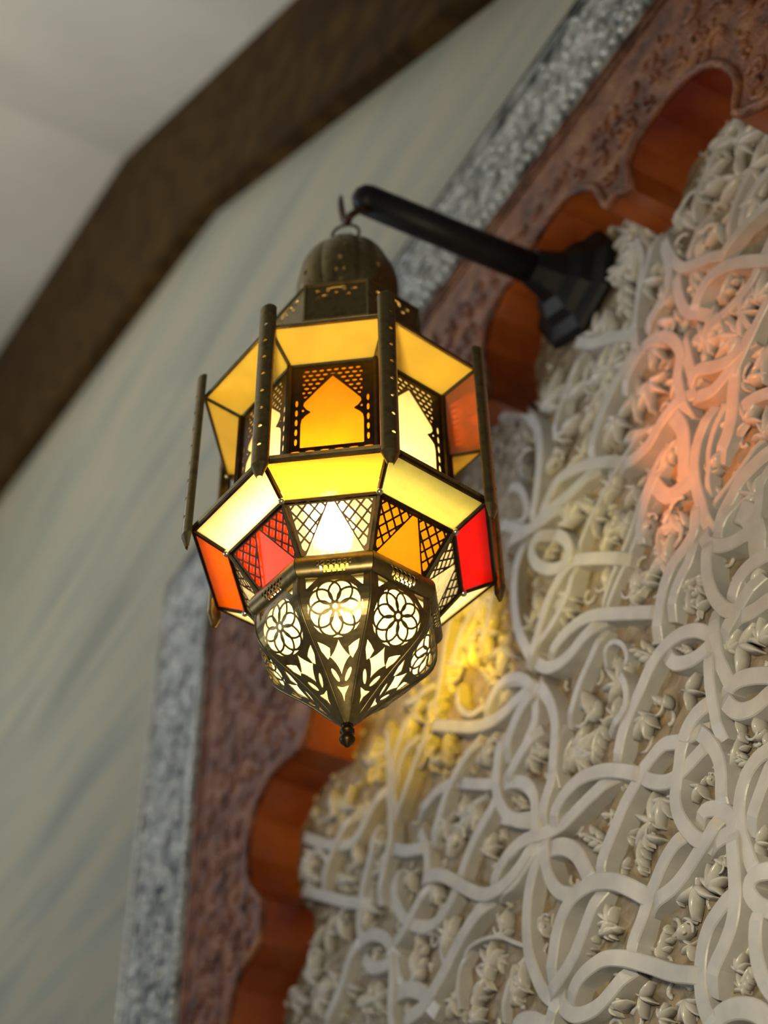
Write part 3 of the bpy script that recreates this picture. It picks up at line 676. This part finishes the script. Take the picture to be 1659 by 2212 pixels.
for i in range(8): quadpane('belt_pane', RW, ZW, RI, ZI, i, GL[lo[i][0]], .003, label=lo[i][1])
sk_ = {0: ('clear', 'clear rippled glass pane'), 1: ('honey', 'honey yellow glass pane'), 2: ('clear', 'clear rippled glass pane'), 3: ('straw', 'straw coloured glass pane'), 4: ('orange', 'orange glass pane'),
       5: ('clear', 'clear rippled glass pane'), 6: ('clear', 'clear rippled glass pane'), 7: ('scarlet', 'orange red glass pane')}
for i in range(8): quadpane('skirt_pane', RI-.0035, ZI, RT-.0035, ZT, i, GL[sk_[i][0]], .0005, .001, sk_[i][1])
wn = {0: ('amber', 'amber orange glass behind the arched opening'), 1: ('cream', 'creamy white glass behind the arched opening'), 2: ('wall_red', 'orange red glass behind the arched opening'), 3: ('wall_cream', 'clear straw glass behind the arched opening'),
      4: ('wall_yellow', 'clear amber glass behind the arched opening'), 5: ('cream', 'creamy white glass behind the arched opening'), 6: ('orange', 'orange glass behind the arched opening'), 7: ('cream', 'creamy white glass behind the arched opening')}
for i in range(8): quadpane('window_pane', RM-.005, ZM, RM-.005, 2.488, i, GL[wn[i][0]], .0005, .001, wn[i][1])
# pierced sheet panels, one mesh per kind shared by the eight sides
def side_frame(i, R0, z0, R1, z1):
    """face coordinates: s across, t down from ring 0 to ring 1, outward normal"""
    k = math.cos(PI/8); am = PH+(i+.5)*PI/4; e = Vector((math.cos(am), math.sin(am), 0)); tv = Vector((-math.sin(am), math.cos(am), 0))
    a = e*R0*k+Vector((0, 0, z0-Z0)); b = e*R1*k+Vector((0, 0, z1-Z0)); dn = (b-a).normalized(); nrm = tv.cross(-dn).normalized()
    if nrm.dot(e) < 0: nrm = -nrm
    return a, tv, dn, nrm, (b-a).length
HW = math.sin(PI/8)
def ell(s, t, cs, ct, a, b, rot=0.):
    ds, dt = s-cs, t-ct; c, n = math.cos(rot), math.sin(rot)
    x, y = (ds*c+dt*n)/a, (-ds*n+dt*c)/b
    return (math.hypot(x, y)-1)*min(a, b)            # >0 outside
def astroid(s, t, cs, ct, a, b, p=.7):
    x, y = abs(s-cs)/a, abs(t-ct)/b
    return ((x**p+y**p)**(1/p)-1)*min(a, b)*.5
def poly(s, t, pts):
    """signed distance to a convex-or-not polygon, >0 outside"""
    d = 1e9; c = False; j = len(pts)-1
    for i in range(len(pts)):
        ax_, ay = pts[i]; bx, by = pts[j]; ex, ey = bx-ax_, by-ay; wx, wy = s-ax_, t-ay
        q = max(0, min(1, (wx*ex+wy*ey)/(ex*ex+ey*ey+1e-15))); d = min(d, math.hypot(wx-ex*q, wy-ey*q))
        if (ay > t) != (by > t) and s < (bx-ax_)*(t-ay)/(by-ay)+ax_: c = not c
        j = i
    return -d if c else d
def share8(name, mb, mat, label=None):
    """eight copies of one sheet turned about the lantern's axis"""
    first = mb.build(name, mat, ln)
    if label: first['label'] = label
    for i in range(1, 8):
        o = first.copy(); C.objects.link(o); o.parent = ln; o.rotation_euler = (0, 0, i*PI/4)
    return first
# window panel
A, tv, dn, nm, LN = side_frame(0, RM, ZM, RM, 2.486)
win = [(-.0285, .109), (-.0285, .078), (-.0275, .072), (-.024, .0675), (-.0195, .0635), (-.0235, .060), (-.0265, .0545), (-.0255, .050), (-.015, .036), (-.006, .0245), (0, .017)]
win = win + [(-s, t) for s, t in win[-2::-1]]
def Fw(s, t):
    d = poly(s, t, win)                              # the arched opening
    if d < .0022: return d
    f = d
    if abs(s) > .029 and abs(s) < .036 and .045 < t < .108: f = min(f, ell(abs(s), ((t-.045) % .0125), .0325, .0062, .0012, .0045))
    if .1115 < t < .1165: f = min(f, ell(((s+.026) % .0130), t, .0065, .114, .0042, .0012))
    if abs(s) < .0275 and .006 < t < .066:           # lattice of small lozenges over the arch
        row = int((t-.006)/.0058); ss = s+(.0034 if row % 2 else 0)
        f = min(f, max(ell(((ss+.034) % .0068), (t-.006) % .0058, .0034, .0029, .0024, .0017), .0012-d, abs(s)-.0275))
    return f
share8('window_panel', pierced(lambda s, t: A+tv*s+dn*t, Fw, -.0398, .0398, 0, LN, 110, 190, .0008, lambda s, t: nm), M['dark_brass'])
# folded corner ribs between the window panels
bars('body_rib', [(vtx(RM, ZM, i, .001), vtx(RM, 2.486, i, .001)) for i in range(8)], .0028, M['dark_brass'])
# skirt panel
A2, tv2, dn2, nm2, L2 = side_frame(0, RI, ZI, RT, ZT)
w0, w1 = RI*HW, RT*HW
def Fs(s, t):
    w = w0+(w1-w0)*t/L2; a = abs(s)
    lim = w-.0045                                     # edge strip
    inner = max(a-lim, .0035-t, t-(L2-.004))
    if inner > 0: return inner
    ctr = a-(.0030+(t-.004)*.50)                      # big opening widening downwards
    if ctr < 0: return max(ctr, inner)
    if ctr < .0016: return min(ctr, .0016-ctr)
    p = (a+t*.85) % .0105; q = (a-t*.85+1) % .0105
    l1 = min(p, .0105-p)-.0010; l2 = min(q, .0105-q)-.0010
    return max(-min(l1, l2, -inner), -.002) if min(l1, l2) > 0 else max(-l1, -l2)
share8('skirt_panel', pierced(lambda s, t: A2+tv2*s+dn2*t, Fs, -w0, w0, 0, L2, 120, 84, .0008, lambda s, t: nm2).build and pierced(lambda s, t: A2+tv2*max(-(w0+(w1-w0)*t/L2), min(w0+(w1-w0)*t/L2, s))+dn2*t, Fs, -w0, w0, 0, L2, 120, 84, .0008, lambda s, t: nm2), M['dark_brass'])
# bottom moulding: a rounded pierced tube round the mouth of the bowl
am = PH+PI/8; e_ = Vector((math.cos(am), math.sin(am), 0)); tt_ = Vector((-math.sin(am), math.cos(am), 0))
def Pm(u, v):       # u across the side (-1..1), v angle round the tube
    r = .0112; rad = (RB-.002)*math.cos(PI/8)+r*math.cos(v)*.75; return e_*rad+tt_*(u*rad*math.tan(PI/8))+Vector((0, 0, 2.4115-Z0-r*math.sin(v)))
def Fm(u, v):
    f = 1.
    for r_, (vv, off_) in enumerate(((.25, 0), (.62, .5), (.99, 0))):
        uu = (u*7+off_+.5) % 1-.5
        if abs(u) < (.45, .38, .28)[r_]: f = min(f, math.hypot(uu/.36, (v-vv)/.20)-1)
    return f
share8('bottom_moulding', pierced(Pm, Fm, -1, 1, -1.9, 1.9, 110, 46, .0008), M['brass'])
# bowl of eight bent petals
prof = [(0, .0795, 2.405), (.012, .0800, 2.392), (.024, .0785, 2.3785), (.036, .0725, 2.367), (.050, .0605, 2.3555), (.066, .0465, 2.3435), (.084, .0305, 2.3285), (.102, .0150, 2.3115), (.118, .0035, 2.2995)]
def prof_at(t):
    for k in range(len(prof)-1):
        a, b = prof[k], prof[k+1]
        if t <= b[0] or k == len(prof)-2:
            q = (t-a[0])/(b[0]-a[0]); return a[1]+(b[1]-a[1])*q, a[2]+(b[2]-a[2])*q
def sprof(t):       # smoothed
    r = z = 0
    for d in (-.005, 0, .005):
        x, y = prof_at(min(max(t+d, 0), .118)); r += x/3; z += y/3
    return r, z
KB = math.cos(PI/8)
def Pb(u, t):
    r, z = sprof(t); bulge = (1-u*u)*.0015*math.sin(PI*min(1, t/.118)); rad = r*KB+bulge
    return e_*rad+tt_*(u*r*HW)+Vector((0, 0, z-Z0))
def Fb(u, t):
    r, _ = sprof(t); w_ = r*HW; s = u*w_
    edge = w_-.0022-abs(s)                           # metal rim along the ridges
    if t > .112 or t < .0035: return .002
    holes = 1.
    dc = math.hypot(s, t-.033)
    if dc < .0232:                                   # rosette
        line = 1.
        for k in range(8):
            a = 2*PI*k/8+PI/8; d = math.hypot(s-.0128*math.cos(a), t-.033-.0128*math.sin(a)); line = min(line, abs(d-.0098)-.00078)
        line = min(line, 1.)
        holes = max(dc-.0232, -line) 
        holes = min(1, max(dc-.0232, -line))
        holes = dc-.0232 if line > 0 else -line
        if line > 0: holes = max(dc-.0232, -line)
    if t < .02:                                     # corner notches above the rosette
        h = poly(abs(s), t, [(.0245, .006), (.0135, .007), (.0235, .017)]); holes = min(holes, h)
    h = poly(abs(s), t, [(.0215, .0555), (.0185, .060), (.0100, .0715), (.0080, .0690), (.0075, .0635), (.0125, .0600)]); holes = min(holes, h)
    holes = min(holes, astroid(s, t, 0, .0700, .0082, .0125, .8))
    holes = min(holes, ell(abs(s), t, .0052, .0825, .0016, .0055, .55))
    holes = min(holes, poly(s, t, [(-.0050, .0900), (0, .0912), (.0050, .0900), (.0012, .0955), (0, .1010), (-.0012, .0955)]))
    return max(holes, -edge) if edge < .0 else max(holes, .0012-edge if edge < .0012 else -1)
share8('bowl_petal', pierced(Pb, Fb, -1, 1, 0, .118, 96, 150, .0008), M['brass'])
mb = MB()                                           # raised ridges where the petals meet
for i in range(8):
    a = PH+i*PI/4; ps = []
    for k in range(24):
        t = .118*k/23; r, z = sprof(t); ps.append((r*math.cos(a), r*math.sin(a), z-Z0))
    mb.tube(ps, [.0016]*20+[.0013, .001, .0008, .0006], 6)
mb.build('bowl_ridge', M['brass'], ln, True)
mb = MB(); n = 8; vs = []; fs = []; ks = [0, .012, .024, .036, .050, .066, .084, .100, .110]
for t in ks:
    r, z = sprof(t); r = max(r-.0045, .001)
    for i in range(8): a = PH+i*PI/4; vs.append((r*math.cos(a), r*math.sin(a), z-Z0+.002))
for k in range(len(ks)-1):
    for i in range(8): fs.append((k*8+i, k*8+(i+1) % 8, (k+1)*8+(i+1) % 8, (k+1)*8+i))
fs.append(tuple(len(vs)-8+i for i in range(8)))
mb.add(vs, fs); o = mb.build('bowl_glass', GL['liner'], ln); o['label'] = 'frosted pale yellow glass inside the pierced bowl'
# finial
mb = MB(); mb.lathe([(.0, .026), (.004, .026), (.0052, .023), (.0045, .020), (.0045, .018), (.0062, .0165), (.0062, .0145), (.0042, .013), (.0060, .010), (.0068, .0075), (.0055, .0045), (.003, .0025), (.0022, .001), (.0, .0)], (0, 0, 0), 16)
mb.build('finial', M['dark_brass'], ln, True)
# fins: long half tubes standing at the eight corners
aF = PH; eF = Vector((math.cos(aF), math.sin(aF), 0)); tF = Vector((-math.sin(aF), math.cos(aF), 0))
zf0, zf1 = 2.463, 2.689
def Pf(v, z):
    taper = min(1, (z-zf0)/.02+.35, (zf1-z)/.010+.30); r = .0083*taper
    return eF*(.1435+r*math.cos(v)*.8)+tF*(r*math.sin(v))+Vector((0, 0, z-Z0))
def Ff(v, z):
    d = 1.
    if zf0+.022 < z < zf1-.015: d = math.hypot(((z-zf0-.022) % .0225-.01125)/.0018, (v-.25)/.26)-1
    return d
fin = pierced(Pf, Ff, -1.75, 1.75, zf0, zf1, 30, 240, .0007)
share8('corner_fin', fin, M['brass'])
# roof plates and pierced drum
RD = .0825; zd0, zd1 = 2.722, 2.784
for i in range(8): quadpane('roof_plate', RU, ZU+.003, RD+.004, zd0, i, M['dark_brass'], .0, .0012)
A3, tv3, dn3, nm3, L3 = side_frame(0, RD, zd1, RD, zd0)
w3 = RD*HW
def Fd(s, t):
    f = 1.
    f = min(f, ell(s, t, -.018, .012, .0042, .0026, .2), ell(s, t, -.0085, .0118, .0032, .0024, -.2), ell(s, t, -.012, .0195, .0042, .0028, 0), poly(s, t, [(-.024, .026), (-.0185, .0185), (-.0135, .0255)]),
            ell(s, t, .0175, .012, .0042, .0026, -.3), ell(s, t, .008, .0118, .0030, .0022, .2), ell(s, t, 0, .0150, .0026, .0018, 0), ell(s, t, .0125, .0195, .0032, .0022, 0),
            ell(s, t, 0, .0075, .011, .0016, 0))
    return f
share8('drum_panel', pierced(lambda s, t: A3+tv3*s+dn3*t, Fd, -w3, w3, 0, L3, 90, 90, .0008, lambda s, t: nm3), M['brass'])
bars('drum_rim', ringsegs(RD, zd1)+ringsegs(RD+.002, zd0+.004)+[(vtx(RD, zd0, i), vtx(RD, zd1, i)) for i in range(8)], .0018, M['brass'])
mb = MB()                                           # shoulder closing the drum under the dome
vs = [vtx(RD-.001, zd1, i) for i in range(8)]+[vtx(.040, zd1+.018, i) for i in range(8)]
mb.add(vs, [(i, (i+1) % 8, 8+(i+1) % 8, 8+i) for i in range(8)]); mb.build('shoulder', M['dark_brass'], ln)
# gored onion dome
dp = [(0, .038, 2.798), (.15, .046, 2.815), (.3, .0535, 2.838), (.42, .0558, 2.860), (.55, .0548, 2.882), (.68, .0485, 2.903), (.8, .0385, 2.919), (.9, .025, 2.930), (1, .007, 2.938)]
def dprof(t):
    for k in range(len(dp)-1):
        a, b = dp[k], dp[k+1]
        if t <= b[0] or k == len(dp)-2:
            q = (t-a[0])/(b[0]-a[0]); return a[1]+(b[1]-a[1])*q, a[2]+(b[2]-a[2])*q
def Pd(u, t):
    r = z = 0
    for d in (-.05, 0, .05):
        x, y = dprof(min(max(t+d, 0), 1)); r += x/3; z += y/3
    a = am+u*PI/8; rr = r*(.955+.045*(1-u*u))
    return Vector((rr*math.cos(a), rr*math.sin(a), z-Z0))
def Fg(u, t):
    f = 1.
    for cu, ct, k in ((0, .66, 1.2), (0, .40, 1.3), (-.22, .53, .7), (.22, .53, .7), (0, .53, .5), (-.2, .30, .7), (.2, .30, .7), (0, .22, .8)):
        f = min(f, math.hypot((u-cu)/.085/k, (t-ct)/.020/k)-1)
    return f
share8('dome_gore', pierced(Pd, Fg, -1, 1, 0, 1, 50, 90, .0008), M['brass'])
mb = MB(); mb.lathe([(.0, 0), (.009, 0), (.010, .003), (.007, .006), (.0, .007)], (0, 0, 2.936-Z0), 16)
ps = [(.011*math.cos(a), 0, 2.950-Z0+.0135*math.sin(a)) for a in [2*PI*k/20 for k in range(20)]]
mb.tube(ps, .0017, 6, closed=True); mb.build('top_loop', M['brass'], ln, True)
ps = [(-.004+.010*math.cos(a), .012*math.cos(a), 2.9745-Z0+.0165*math.sin(a)) for a in [2*PI*k/24 for k in range(24)]]
mb = MB(); mb.tube(ps, .0018, 6, closed=True); mb.build('hanging_ring', M['steel'], ln, True)
# the bulb on its cord
mb = MB(); mb.ball((.016, -.026, 2.503-Z0), .019, 16, 12, (1, 1, 1.6)); mb.build('bulb', M['bulb'], ln, True)
mb = MB(); mb.lathe([(.0, 0), (.012, 0), (.013, .01), (.013, .032), (.009, .036), (.0, .036)], (.016, -.026, 2.532-Z0), 16); mb.tube([(.016, -.026, 2.56-Z0), (0, 0, 2.93-Z0)], .002, 6)
mb.build('bulb_holder', M['black'], ln, True)
